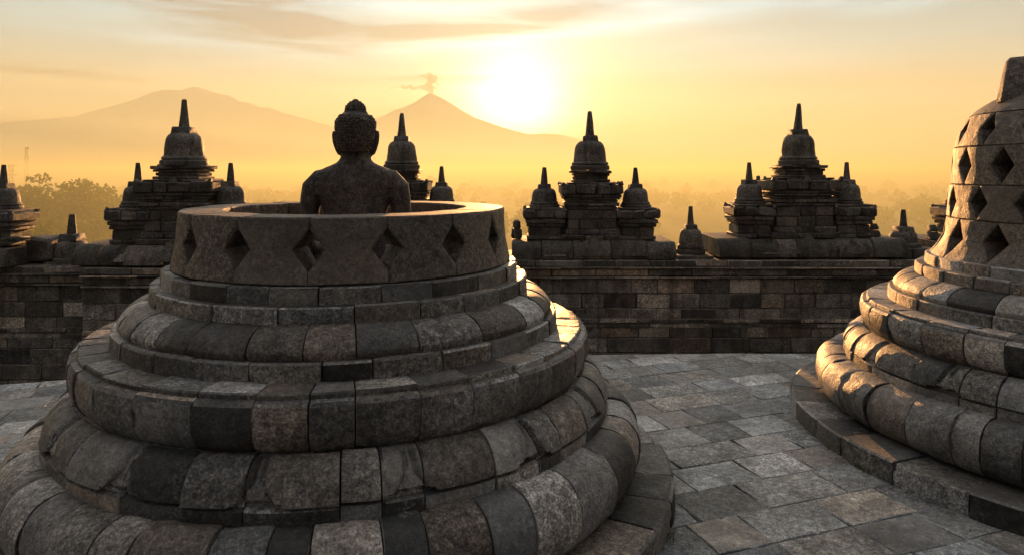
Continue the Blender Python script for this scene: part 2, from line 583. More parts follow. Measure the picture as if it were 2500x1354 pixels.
def grid_sheet(name, x0, x1, y0, y1, nx, ny, hf, mat, **kw):
    bm = bmesh.new()
    vs = [[bm.verts.new((x0 + (x1 - x0) * i / nx, y0 + (y1 - y0) * j / ny, 0)) for i in range(nx + 1)] for j in range(ny + 1)]
    for row in vs:
        for v in row:
            v.co.z = hf(v.co.x, v.co.y)
    for j in range(ny):
        for i in range(nx):
            bm.faces.new((vs[j][i], vs[j][i + 1], vs[j + 1][i + 1], vs[j + 1][i]))
    return build(name, bm, mat, sharp=60, **kw)


gr = grid_sheet("ground", -45000, 45000, -9000, 34500, 60, 40, lambda x, y: PLAIN_Z, M_PLAIN)
tag(gr, kind="structure")

EDGE_C, EDGE_R = Vector((2.4, -16.2)), 23.0
bm = bmesh.new()          # the round terrace under the paving
lathe(bm, [(EDGE_R - 0.02, -1.8), (EDGE_R - 0.02, -0.03)], 240, (EDGE_C.x, EDGE_C.y, 0))
tag(build("terrace_base", bm, M_DIRT), kind="structure")
bm = bmesh.new()          # lower plateau and the hill of masonry below it
lathe(bm, [(46, PLAIN_Z - 0.5), (40, -6), (36.5, -5.9), (36.5, -1.8)], 4, (0, -12, 0))
o = build("plateau", bm, M_ROCKMASS, smooth=False)
o.rotation_euler = (0, 0, 0)
tag(o, kind="structure")


def paving():
    rng = random.Random(11)
    bm = bmesh.new()
    ang = radians(19.5)
    U, V = Vector((cos(ang), sin(ang))), Vector((-sin(ang), cos(ang)))
    v = -9.0
    while v < 9.0:
        hgt = rng.uniform(0.255, 0.315)
        u = -13.0 + rng.uniform(0, 0.4)
        while u < 12.0:
            wd = rng.choice((0.30, 0.38, 0.44, 0.50, 0.56)) * rng.uniform(0.92, 1.1)
            a, b = u + 0.002, u + wd - 0.002
            c, d = v + 0.002, v + hgt - 0.002
            sk = rng.uniform(-0.012, 0.012)
            pts = []
            corners = [(a + sk, c), (b + sk, c), (b - sk, d), (a - sk, d)]
            for i in range(4):
                p, q = corners[i], corners[(i + 1) % 4]
                for k in range(4):
                    f = k / 4
                    jj = 0.0045 if k else 0.003
                    pts.append((p[0] + (q[0] - p[0]) * f + rng.uniform(-jj, jj), p[1] + (q[1] - p[1]) * f + rng.uniform(-jj, jj)))
            W = [U * p[0] + V * p[1] for p in pts]
            u += wd
            cen = sum(W, Vector((0, 0))) / len(W)
            if cen.y < -3.5 or abs(cen.x) > 9.5:
                continue
            rad = cen - EDGE_C
            if rad.length > EDGE_R + 0.3:
                continue
            nrm = rad.normalized()
            # trim to the terrace edge
            if max((q - EDGE_C).dot(nrm) for q in W) > EDGE_R:
                cl = []
                for i in range(len(W)):
                    p, q = W[i], W[(i + 1) % len(W)]
                    dp, dq = (p - EDGE_C).dot(nrm) - EDGE_R, (q - EDGE_C).dot(nrm) - EDGE_R
                    if dp <= 0:
                        cl.append(p)
                    if dp * dq < 0:
                        cl.append(p.lerp(q, dp / (dp - dq)))
                W = cl
                if len(W) < 4:
                    continue
                cen = sum(W, Vector((0, 0))) / len(W)
            z = rng.uniform(-0.0025, 0.0015)
            tx, ty = rng.uniform(-0.0045, 0.0045), rng.uniform(-0.0045, 0.0045)
            def H(p, dz):
                return (p.x, p.y, z + dz + tx * (p.x - cen.x) + ty * (p.y - cen.y))
            top, mid_, bot = [], [], []
            for p in W:
                ins = (cen - p).normalized()
                top.append(bm.verts.new(H(p + ins * 0.006, 0)))
                mid_.append(bm.verts.new(H(p, -0.0045)))
                bot.append(bm.verts.new(H(p, -0.06)))
            n = len(W)
            bm.faces.new(top)
            for i in range(n):
                j = (i + 1) % n
                bm.faces.new((mid_[i], mid_[j], top[j], top[i]))
                bm.faces.new((bot[i], bot[j], mid_[j], mid_[i]))
        v += hgt
    return build("floor", bm, M_FLOOR, sharp=25)


tag(paving(), kind="structure")


def ridge(name, prof, Y, depth, seed, rough=1.0):
    """a mountain from the height of its crest along X, falling away before and behind"""
    pts = [P(px, py, Y) for px, py in prof]
    x0, x1 = pts[0].x, pts[-1].x
    def crest(x):
        for a, b in zip(pts, pts[1:]):
            if a.x <= x <= b.x:
                f = (x - a.x) / (b.x - a.x)
                return a.z + (b.z - a.z) * f
        return PLAIN_Z
    def hf(x, y):
        t = abs(y - Y) / depth
        c = crest(x) - PLAIN_Z
        prof_ = max(0.0, 1 - t) ** 1.35
        gully = 1 - 0.16 * rough * min(1, t * 4) * abs(noise.noise(Vector((x / 900.0 + seed, (y - Y) / 5200.0, seed)))) * 2
        return PLAIN_Z - 3 + c * prof_ * gully + noise.noise(Vector((x / 600.0, y / 600.0, seed))) * 14 * prof_
    o = grid_sheet(name, x0, x1, Y - depth, Y + depth, 220, 40, hf, M_MOUNT)
    return tag(o, kind="structure")


ridge("mountain", [(-420, 409), (-300, 380), (-160, 345), (0, 300), (90, 293), (180, 285), (240, 268), (290, 255), (330, 243), (370, 226), (405, 219), (440, 221),
                   (462, 214), (475, 212), (492, 215), (520, 226), (560, 234), (585, 248), (605, 250), (640, 264), (660, 263), (690, 276), (730, 286), (770, 297),
                   (810, 309), (860, 326), (930, 350), (1010, 380), (1100, 409)], 27000, 7000, 3.0)
ridge("volcano", [(640, 405), (700, 385), (780, 345), (840, 321), (905, 294), (940, 281), (965, 268), (985, 263), (1010, 252), (1030, 238), (1043, 230), (1052, 228), (1060, 231),
                  (1075, 238), (1100, 252), (1130, 272), (1160, 288), (1180, 295), (1230, 312), (1290, 328), (1330, 326), (1370, 329), (1420, 342), (1500, 366), (1580, 385), (1700, 409)],
      25000, 5500, 8.0, 0.8)


# ------------------------------------------------------------------ perforated stupas
def petal_disp(npet, r0, zt, zb, amp=0.017):
    """carved lotus petals: broad raised lobes with rounded sides, a groove round each and a small point between two"""
    def sm(x):
        x = max(0.0, min(1.0, x))
        return x * x * (3 - 2 * x)
    def f(ang, r, z):
        if not (zb - 0.004 < z < zt):
            return 0.0
        v = (zt - z) / (zt - zb)
        u = (ang / (2 * pi) * npet) % 1.0 - 0.5
        w_ = 0.30 + 0.17 * sqrt(max(0.0, 1 - v ** 2.6))
        d = abs(u) - w_
        out = amp * (1 - sm((d + 0.030) / 0.030))
        out -= 0.55 * amp * max(0.0, 1 - abs(d - 0.006) / 0.014)
        edge = 0.5 - abs(u)            # from the middle of the gap
        # a narrow pointed leaf standing in the gap
        out += amp * 0.5 * sm((d - 0.012) / 0.02) * (1 - sm((edge - 0.02 - 0.09 * (1 - v)) / 0.02))
        # the lower edge is cut back to a point between two lobes
        out -= amp * 0.9 * sm((v - 0.78 - edge * 1.1) / 0.12) * sm((d + 0.03) / 0.05)
        return out - amp * 0.35
    return f


def stupa_base(root, rng, mat, ph, plinth_off=0.0, lotus=True):
    bm = bmesh.new()
    ring_blocks(bm, [(1.45, 0.132), (1.838, 0.132), (1.852, 0.122), (1.856, 0.06), (1.858, -0.03)], 1.30, 32, rng, ph, seg=6, cham=0.009, jit=0.009, worn=0.007)
    build("plinth", bm, mat, root, sharp=28)
    bm = bmesh.new()
    tor = smooth_curve([(1.46, 0.455), (1.545, 0.462), (1.630, 0.430), (1.683, 0.340), (1.678, 0.235), (1.640, 0.165), (1.58, 0.128)], 5)
    ring_blocks(bm, tor, 1.35, 46, rng, ph + 0.07, seg=6, cham=0.007, jit=0.010, worn=0.008, var=0.4)
    build("torus_ring", bm, mat, root, sharp=28)
    bm = bmesh.new()
    lot = smooth_curve([(1.22, 0.668), (1.33, 0.672), (1.412, 0.650), (1.464, 0.602), (1.490, 0.545)], 6) + [Vector((1.493, 0.530)), Vector((1.474, 0.518)), Vector((1.499, 0.508)), Vector((1.502, 0.44))]
    ring_blocks(bm, lot, 1.10, 38, rng, ph + 0.02, seg=34, cham=0.006, jit=0.006, worn=0.004, step=0.011, var=0.4, disp=petal_disp(16, 1.4, 0.665, 0.525) if lotus else None)
    build("lotus_ring", bm, mat, root, sharp=28)
    bm = bmesh.new()
    cus = [Vector((1.12, 0.905)), Vector((1.350, 0.905)), Vector((1.357, 0.899)), Vector((1.358, 0.882)), Vector((1.384, 0.876)), Vector((1.396, 0.862))] + \
        smooth_curve([(1.402, 0.82), (1.396, 0.755), (1.372, 0.700), (1.32, 0.655), (1.20, 0.635)], 5)
    ring_blocks(bm, cus, 1.02, 36, rng, ph + 0.11, seg=7, cham=0.005, jit=0.005, worn=0.005, var=0.3)
    build("cushion_ring", bm, mat, root, sharp=24)
    bm = bmesh.new()
    ring_blocks(bm, [(1.06, 0.985), (1.208, 0.985), (1.217, 0.977), (1.221, 0.90)], 0.95, 28, rng, ph + 0.05, seg=7, cham=0.005, worn=0.003)
    build("lower_step", bm, mat, root, sharp=26)
    bm = bmesh.new()
    cym = smooth_curve([(0.98, 1.110), (1.060, 1.104), (1.118, 1.084), (1.160, 1.052), (1.184, 1.018)], 5) + [Vector((1.186, 1.010)), Vector((1.180, 0.984))]
    ring_blocks(bm, cym, 0.88, 28, rng, ph + 0.05, seg=7, cham=0.006, jit=0.004, worn=0.004)
    build("domed_ring", bm, mat, root, sharp=28)
    bm = bmesh.new()
    ring_blocks(bm, [(0.92, 1.182), (1.036, 1.182), (1.044, 1.175), (1.047, 1.106)], 0.84, 25, rng, ph + 0.13, seg=7, cham=0.005, worn=0.003)
    build("middle_step", bm, mat, root, sharp=26)
    bm = bmesh.new()
    ring_blocks(bm, [(0.86, 1.258), (0.978, 1.258), (0.986, 1.251), (0.989, 1.180)], 0.80, 25, rng, ph + 0.15, seg=7, cham=0.005, worn=0.003)
    build("upper_step", bm, mat, root, sharp=26)
    bm = bmesh.new()
    lathe(bm, [(0.78, 0.5), (0.78, 1.085)], 48)
    build("chamber_floor", bm, mat, root)


rng = random.Random(5)
S1 = Vector((-0.959, 4.09, 0))
st1 = thing("open_stupa", "open stupa without its dome, the seated statue rising out of its pierced stone ring", "stupa", S1, 0, "perforated stupas on the round terrace")
stupa_base(st1, rng, M_STUPA, 0.3)
face = atan2(-S1.y, -S1.x)        # the side turned to the camera
def r1(z):
    t = (1.565 - z) / 0.30
    return 0.909 + 0.018 * t + 0.022 * t ** 3
bm = bmesh.new()
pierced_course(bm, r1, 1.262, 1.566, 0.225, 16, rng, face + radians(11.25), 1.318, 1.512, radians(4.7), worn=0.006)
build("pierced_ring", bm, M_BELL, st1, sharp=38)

S2 = Vector((6.14 * sin(radians(40.4)), 6.14 * cos(radians(40.4)), 0))
st2 = thing("lattice_stupa", "whole bell-shaped stupa with diamond openings and a square block on top", "stupa", S2, 0, "perforated stupas on the round terrace")
stupa_base(st2, rng, M_STUPA, 1.1)
for _c in st2.children:
    _c.scale.z = 0.94
st2.scale = (1.054, 1.054, 1.0)
face2 = atan2(-S2.y, -S2.x)
_bell = [(1.17, 0.945), (1.235, 0.900), (1.32, 0.862), (1.45, 0.838), (1.58, 0.826), (1.69, 0.816), (1.81, 0.812), (1.945, 0.797), (2.05, 0.768), (2.165, 0.716), (2.225, 0.660), (2.275, 0.585), (2.315, 0.48), (2.355, 0.36)]
def r2(z):
    if z <= _bell[0][0]: return _bell[0][1] * 1.02
    for (a, ra), (b, rb) in zip(_bell, _bell[1:]):
        if a <= z <= b:
            return 1.02 * (ra + (rb - ra) * (z - a) / (b - a))
    return _bell[-1][1] * 1.02
hp = radians(22.5)
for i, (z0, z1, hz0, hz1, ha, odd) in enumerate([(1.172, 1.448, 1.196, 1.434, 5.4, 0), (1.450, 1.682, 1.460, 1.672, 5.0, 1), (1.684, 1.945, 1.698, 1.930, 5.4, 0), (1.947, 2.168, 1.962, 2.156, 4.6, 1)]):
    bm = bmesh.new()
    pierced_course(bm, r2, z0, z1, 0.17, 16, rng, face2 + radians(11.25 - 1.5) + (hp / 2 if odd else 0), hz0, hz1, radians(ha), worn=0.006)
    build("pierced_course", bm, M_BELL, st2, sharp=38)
bm = bmesh.new()
cap = [Vector((0.30, 2.36))] + [Vector((r2(z), z)) for z in (2.345, 2.315, 2.275, 2.245, 2.21, 2.171)]
ring_blocks(bm, cap, 0.22, 8, rng, face2 + 0.5, seg=10, cham=0.007)
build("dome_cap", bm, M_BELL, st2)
bm = bmesh.new()
block(bm, -0.485, 0.485, -0.485, 0.485, 2.22, 2.54, 0.03, 0.008, rng, taper=0.09)
bmesh.ops.rotate(bm, verts=bm.verts, cent=(0, 0, 0), matrix=Matrix.Rotation(face2 - radians(6), 3, 'Z'))
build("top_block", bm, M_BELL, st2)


# ------------------------------------------------------------------ seated statue
def ellipsoid(bm, c, r, seg=24, rings=14, rot=None):
    m = Matrix.Translation(c)
    if rot is not None:
        m = m @ rot
    m = m @ Matrix.Diagonal((r[0], r[1], r[2], 1))
    bmesh.ops.create_uvsphere(bm, u_segments=seg, v_segments=rings, radius=1.0, matrix=m)


def loft(bm, rings, seg=28, ex=2.3):
    """closed body from (z, half width, half depth, y centre) sections"""
    rows = []
    for (z, hx, hy, cy) in rings:
        row = []
        for j in range(seg):
            a = 2 * pi * j / seg
            ca, sa = cos(a), sin(a)
            row.append(bm.verts.new((hx * math.copysign(abs(ca) ** (2 / ex), ca), cy + hy * math.copysign(abs(sa) ** (2 / ex), sa), z)))
        rows.append(row)
    for i in range(len(rows) - 1):
        for j in range(seg):
            bm.faces.new((rows[i][j], rows[i][(j + 1) % seg], rows[i + 1][(j + 1) % seg], rows[i + 1][j]))
    bm.faces.new(rows[0][::-1])
    bm.faces.new(rows[-1])


def remeshed(bm, voxel, smooth_n=4):
    bmesh.ops.recalc_face_normals(bm, faces=bm.faces)
    me = bpy.data.meshes.new("draft")
    bm.to_mesh(me)
    bm.free()
    ob = bpy.data.objects.new("draft", me)
    COL.objects.link(ob)
    md = ob.modifiers.new("r", 'REMESH')
    md.mode = 'VOXEL'
    md.voxel_size = voxel
    md.use_smooth_shade = True
    sm = ob.modifiers.new("s", 'SMOOTH')
    sm.iterations = smooth_n
    sm.factor = 0.5
    dg = bpy.context.evaluated_depsgraph_get()
    out = bpy.data.meshes.new_from_object(ob.evaluated_get(dg))
    bpy.data.objects.remove(ob)
    return out


def statue():
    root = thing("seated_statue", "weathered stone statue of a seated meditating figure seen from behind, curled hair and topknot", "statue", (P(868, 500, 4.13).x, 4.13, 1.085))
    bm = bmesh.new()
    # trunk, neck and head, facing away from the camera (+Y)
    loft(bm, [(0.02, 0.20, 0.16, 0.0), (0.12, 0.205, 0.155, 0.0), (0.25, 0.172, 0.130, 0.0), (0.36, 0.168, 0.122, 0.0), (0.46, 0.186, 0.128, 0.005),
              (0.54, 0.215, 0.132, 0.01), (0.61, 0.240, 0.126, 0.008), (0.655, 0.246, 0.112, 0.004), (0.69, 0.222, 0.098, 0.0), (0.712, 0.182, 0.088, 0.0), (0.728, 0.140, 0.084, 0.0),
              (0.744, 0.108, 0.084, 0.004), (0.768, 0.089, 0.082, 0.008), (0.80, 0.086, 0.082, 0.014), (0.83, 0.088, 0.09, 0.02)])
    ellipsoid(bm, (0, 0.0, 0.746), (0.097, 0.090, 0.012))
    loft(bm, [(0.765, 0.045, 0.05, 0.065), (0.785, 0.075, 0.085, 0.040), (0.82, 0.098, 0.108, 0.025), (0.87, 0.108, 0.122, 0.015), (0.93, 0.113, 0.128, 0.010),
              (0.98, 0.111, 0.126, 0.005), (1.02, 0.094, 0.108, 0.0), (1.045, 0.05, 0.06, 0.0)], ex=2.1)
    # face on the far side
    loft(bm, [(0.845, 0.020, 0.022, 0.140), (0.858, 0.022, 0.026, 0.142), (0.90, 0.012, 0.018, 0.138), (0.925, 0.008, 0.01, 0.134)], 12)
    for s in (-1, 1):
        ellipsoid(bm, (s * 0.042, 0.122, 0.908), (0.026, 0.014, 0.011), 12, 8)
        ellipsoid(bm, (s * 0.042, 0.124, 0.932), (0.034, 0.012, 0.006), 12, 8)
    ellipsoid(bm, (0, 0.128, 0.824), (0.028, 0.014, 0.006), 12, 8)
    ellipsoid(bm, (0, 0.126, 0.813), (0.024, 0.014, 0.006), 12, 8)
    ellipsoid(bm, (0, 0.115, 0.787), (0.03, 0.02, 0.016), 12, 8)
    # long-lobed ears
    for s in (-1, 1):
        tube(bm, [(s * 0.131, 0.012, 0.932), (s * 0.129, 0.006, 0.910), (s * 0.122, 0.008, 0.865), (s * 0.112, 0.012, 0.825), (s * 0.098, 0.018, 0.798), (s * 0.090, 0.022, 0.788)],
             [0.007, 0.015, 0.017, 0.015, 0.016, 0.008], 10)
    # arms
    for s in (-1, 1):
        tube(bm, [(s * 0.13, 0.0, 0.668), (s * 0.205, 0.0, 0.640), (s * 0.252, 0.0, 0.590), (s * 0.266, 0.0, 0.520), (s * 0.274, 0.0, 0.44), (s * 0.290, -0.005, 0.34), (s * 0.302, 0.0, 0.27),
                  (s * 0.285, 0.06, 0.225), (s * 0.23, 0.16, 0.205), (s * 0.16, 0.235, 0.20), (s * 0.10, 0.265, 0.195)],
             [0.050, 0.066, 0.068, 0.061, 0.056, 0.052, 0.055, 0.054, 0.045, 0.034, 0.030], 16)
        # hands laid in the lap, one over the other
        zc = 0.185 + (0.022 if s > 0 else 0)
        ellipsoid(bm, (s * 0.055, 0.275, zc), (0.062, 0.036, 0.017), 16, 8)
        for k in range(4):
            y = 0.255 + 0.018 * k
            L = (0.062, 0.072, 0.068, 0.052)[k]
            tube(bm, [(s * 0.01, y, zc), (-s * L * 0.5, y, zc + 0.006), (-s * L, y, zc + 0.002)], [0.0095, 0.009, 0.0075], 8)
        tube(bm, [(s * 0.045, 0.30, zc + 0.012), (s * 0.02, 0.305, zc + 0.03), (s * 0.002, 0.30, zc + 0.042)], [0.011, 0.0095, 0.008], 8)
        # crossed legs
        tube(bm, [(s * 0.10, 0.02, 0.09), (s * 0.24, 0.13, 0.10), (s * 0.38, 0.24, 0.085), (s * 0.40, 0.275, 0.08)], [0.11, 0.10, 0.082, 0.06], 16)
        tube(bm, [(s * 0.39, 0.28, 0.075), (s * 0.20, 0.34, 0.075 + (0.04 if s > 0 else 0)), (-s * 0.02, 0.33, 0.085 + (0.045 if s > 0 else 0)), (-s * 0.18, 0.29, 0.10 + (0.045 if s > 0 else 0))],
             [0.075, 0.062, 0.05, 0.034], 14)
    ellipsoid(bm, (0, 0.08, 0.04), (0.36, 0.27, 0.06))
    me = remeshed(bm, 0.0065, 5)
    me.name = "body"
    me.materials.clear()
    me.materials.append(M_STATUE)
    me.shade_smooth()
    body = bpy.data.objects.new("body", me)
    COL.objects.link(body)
    body.parent = root
    # snail-shell curls over the skull and the topknot
    r = random.Random(3)
    bm = bmesh.new()
    loft(bm, [(0.80, 0.070, 0.060, -0.035), (0.83, 0.092, 0.085, -0.02), (0.88, 0.108, 0.108, -0.006), (0.94, 0.113, 0.122, 0.0), (0.985, 0.112, 0.122, 0.0), (1.008, 0.099, 0.109, 0.0), (1.026, 0.076, 0.085, 0.0), (1.036, 0.045, 0.05, 0.0)], ex=2.15)
    loft(bm, [(1.02, 0.054, 0.056, 0.0), (1.050, 0.057, 0.059, 0.0), (1.075, 0.052, 0.054, 0.0), (1.092, 0.040, 0.042, 0.0), (1.103, 0.024, 0.025, 0.0), (1.112, 0.019, 0.019, 0.0), (1.119, 0.010, 0.010, 0.0)], ex=2.0)
    def curl(p, d, s):
        ellipsoid(bm, p + d * s * 0.1, (s, s, s), 8, 6)
    z, k = 0.812, 0
    while z < 1.030:
        t = z
        prof = [(0.80, 0.070, 0.060, -0.035), (0.83, 0.092, 0.085, -0.02), (0.88, 0.108, 0.108, -0.006), (0.94, 0.113, 0.122, 0.0), (0.985, 0.112, 0.122, 0.0), (1.008, 0.099, 0.109, 0.0), (1.026, 0.076, 0.085, 0.0), (1.036, 0.045, 0.05, 0.0)]
        for A, B in zip(prof, prof[1:]):
            if A[0] <= t <= B[0]:
                f = (t - A[0]) / (B[0] - A[0])
                hx, hy, cy = [A[i] + (B[i] - A[i]) * f for i in (1, 2, 3)]
                break
        n = max(8, int(2 * pi * (hx + hy) / 2 / 0.0172))
        for j in range(n):
            a = 2 * pi * (j + 0.5 * (k % 2)) / n
            if z < 0.955 and sin(a) > 0.15:       # the face stays bare
                continue
            ca, sa = cos(a), sin(a)
            d = Vector((ca, sa, 0))
            curl(Vector((hx * 1.0 * ca, cy + hy * sa, z + r.uniform(-0.005, 0.005))), d, 0.0088 * r.uniform(0.85, 1.15))
        z += 0.0155
        k += 1
    for z, rr in ((1.046, 0.057), (1.060, 0.056), (1.074, 0.052), (1.087, 0.043), (1.098, 0.030)):
        n = max(6, int(2 * pi * rr / 0.0165))
        for j in range(n):
            a = 2 * pi * (j + 0.5 * (k % 2)) / n
            curl(Vector((rr * cos(a), rr * sin(a), z)), Vector((cos(a), sin(a), 0)), 0.0080 * r.uniform(0.85, 1.1))
        k += 1
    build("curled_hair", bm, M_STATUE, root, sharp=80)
    return root


statue()


# ------------------------------------------------------------------ balustrade walls
def courses(bm, x0, x1, yf, zlist, rng, depth=0.5, wmin=0.32, wmax=0.62, jit=0.006, proud=0.0):
    for z0, z1 in zip(zlist, zlist[1:]):
        x = x0
        while x < x1 - 1e-3:
            w_ = rng.uniform(wmin, wmax)
            if x + w_ > x1 - 0.18:
                w_ = x1 - x
            yy = yf + rng.uniform(-jit, jit) - proud
            block(bm, x + 0.002, x + w_ - 0.002, yy, yf + depth, z0 + 0.0015, z1 - 0.0015, 0.010, 0.003, rng)
            x += w_


def balustrade(name, label, x0, x1, yf, rng, ztop=0.50, drop=0.0):
    root = thing(name, label, "wall", ((x0 + x1) / 2, yf, -1.8), 0, "balustrade walls below the shrines")
    ox = (x0 + x1) / 2
    a, b = x0 - ox, x1 - ox
    Z = 1.8
    bm = bmesh.new()
    zl = [Z + 0.235 - 0.212 * k for k in range(11)][::-1]
    zl[0] = -0.02
    courses(bm, a, b, 0, [z for z in zl if z >= -0.021], rng)
    build("block_courses", bm, M_WALL, root)
    bm = bmesh.new()
    courses(bm, a, b, 0.0, [Z + 0.237, Z + 0.268], rng, wmin=0.6, wmax=1.1, proud=0.055)
    courses(bm, a, b, 0.0, [Z + 0.270, Z + 0.375], rng, wmin=0.4, wmax=0.75, proud=0.020)
    courses(bm, a, b, 0.0, [Z + 0.377, Z + 0.408], rng, wmin=0.6, wmax=1.1, proud=0.070)
    courses(bm, a, b, 0.0, [Z + 0.410, Z + ztop], rng, depth=1.3, wmin=0.4, wmax=0.75, proud=0.045)
    courses(bm, a, b, 0.0, [Z - 0.398, Z - 0.330], rng, wmin=0.5, wmax=0.9, proud=0.030)
    courses(bm, a, b, 0.0, [Z - 0.470, Z - 0.400], rng, wmin=0.5, wmax=0.9, proud=0.014)
    build("cornice", bm, M_WALL, root)
    bm = bmesh.new()
    courses(bm, a, b, 0.5, [0, Z + 0.40], rng, depth=0.8, wmin=1, wmax=2)
    build("wall_core", bm, M_WALL, root)
    return root


def bullnose(bm, x0, x1, yf, z0, z1, depth, rng, wmin=0.28, wmax=0.55):
    """a course of stones with one rounded upper edge"""
    x = x0
    h = z1 - z0
    while x < x1 - 1e-3:
        w_ = rng.uniform(wmin, wmax)
        if x + w_ > x1 - 0.15:
            w_ = x1 - x
        sec = [(yf + 0.03, z0)] + [(yf + h * 0.62 - h * 0.62 * cos(t) , z0 + 0.05 * h + h * 0.95 * sin(t)) for t in [pi / 2 * k / 8 for k in range(9)]] + [(yf + depth, z1), (yf + depth, z0)]
        jy, jz = rng.uniform(-0.015, 0.015), rng.uniform(-0.018, 0.012)
        off = rng.uniform(0, 99)
        cy, cz = yf + depth * 0.4, (z0 + z1) / 2
        rows = []
        for xx, ins in ((x + 0.003, 0.014), (x + 0.016, 0), (x + w_ * 0.5, 0), (x + w_ - 0.016, 0), (x + w_ - 0.003, 0.014)):
            row = []
            for (y, z) in sec:
                d = Vector((cy - y, cz - z)).normalized() * ins
                e = 0.016 * noise.noise(Vector((xx * 5 + off, y * 5, z * 5)))
                row.append(bm.verts.new((xx, y + d.x + jy - e, z + d.y + jz * (z - z0) / h + e * (z - z0) / h)))
            rows.append(row)
        m = len(sec)
        for i in range(4):
            for j in range(m):
                bm.faces.new((rows[i][j], rows[i][(j + 1) % m], rows[i + 1][(j + 1) % m], rows[i + 1][j]))
        bm.faces.new(rows[0])
        bm.faces.new(rows[-1][::-1])
        x += w_


rng = random.Random(21)
balustrade("balustrade_wall", "long dark block wall behind the paving, between the open stupa and the whole stupa", -0.09, 9.2, 10.0, rng)
balustrade("balustrade_wall", "block wall largely hidden behind the open stupa, under the shrine beside the statue's head", -3.5, -0.10, 10.8, rng)
balustrade("balustrade_wall", "block wall under the tall shrine to the left of the statue", -5.68, -3.52, 9.2, rng)
balustrade("balustrade_wall", "block wall at the far left edge, under the small stupa and the cut-off shrine", -9.5, -5.70, 9.4, rng)


# ------------------------------------------------------------------ niche shrines on the wall
def bell_prof(R, h, flare=True):
    """dome shouldered bell: (r, z) from its foot up"""
    pts = [(R * 1.0, 0.0), (R * 0.985, h * 0.15), (R * 0.955, h * 0.40), (R * 0.925, h * 0.62), (R * 0.86, h * 0.80), (R * 0.74, h * 0.93), (R * 0.60, h * 1.0)]
    return smooth_curve(pts, 4)


def little_stupa_parts(root, R, hb, hd, hf, hh, hs, rng, mat, broken=0.0, lean=0.0, harm=0.50, sp=0.26, sptop=0.12):
    """a solid stupa: disc foot, flared ring, bell, square block and tapering spire; heights given one by one"""
    bm = bmesh.new()
    off = rng.uniform(0, 99)
    z = hd
    lathe(bm, [(R * 1.17, -0.012), (R * 1.20, hd * 0.25), (R * 1.19, hd * 0.8), (R * 1.13, hd * 1.0)], 36, worn=0.010, off=off)
    lathe(bm, [(R * 1.06, hd - 0.004), (R * 1.13, hd + hf * 0.35), (R * 1.10, hd + hf * 0.7), (R * 1.0, hd + hf + 0.002)], 36, worn=0.010, off=off + 3)
    foot = build("foot_ring", bm, mat, root)
    bm = bmesh.new()
    lathe(bm, [(r, z_ + hd + hf) for r, z_ in bell_prof(R, hb)], 40, worn=0.008, off=off + 7)
    bell = build("bell", bm, mat, root)
    bm = bmesh.new()
    q = R * harm
    z0 = hd + hf + hb - 0.015
    block(bm, -q, q, -q, q, z0, z0 + hh + 0.015, 0.012, 0.006, rng, taper=0.10)
    build("square_block", bm, mat, root)
    bm = bmesh.new()
    z1 = z0 + hh + 0.015
    tb, tt = R * sp, R * sptop
    pr = [(tb, z1 - 0.01), (tb * 0.985, z1 + 0.02)] + [(tb + (tt - tb) * f, z1 + hs * f) for f in (0.25, 0.5, 0.75, 0.97)] + [(tt * 0.7, z1 + hs)]
    lathe(bm, pr, 8, worn=0.006, off=off)
    if lean:
        for v in bm.verts:
            v.co.x += lean * (v.co.z - z1)
    build("spire", bm, mat, root, sharp=30)


def tier(bm, w_, d, z0, z1, n, rng, ch=0.012, jit=0.006, cy=0.0, cx=0.0):
    x = -w_ / 2
    ws = [rng.uniform(0.7, 1.3) for _ in range(n)]
    s = sum(ws)
    for q in ws:
        x2 = x + w_ * q / s
        block(bm, cx + x + 0.0015, cx + x2 - 0.0015, cy - d / 2 + rng.uniform(-0.006, 0.006), cy + d / 2 + rng.uniform(-0.006, 0.006), z0 + 0.001, z1 - 0.001, ch, jit, rng)
        x = x2


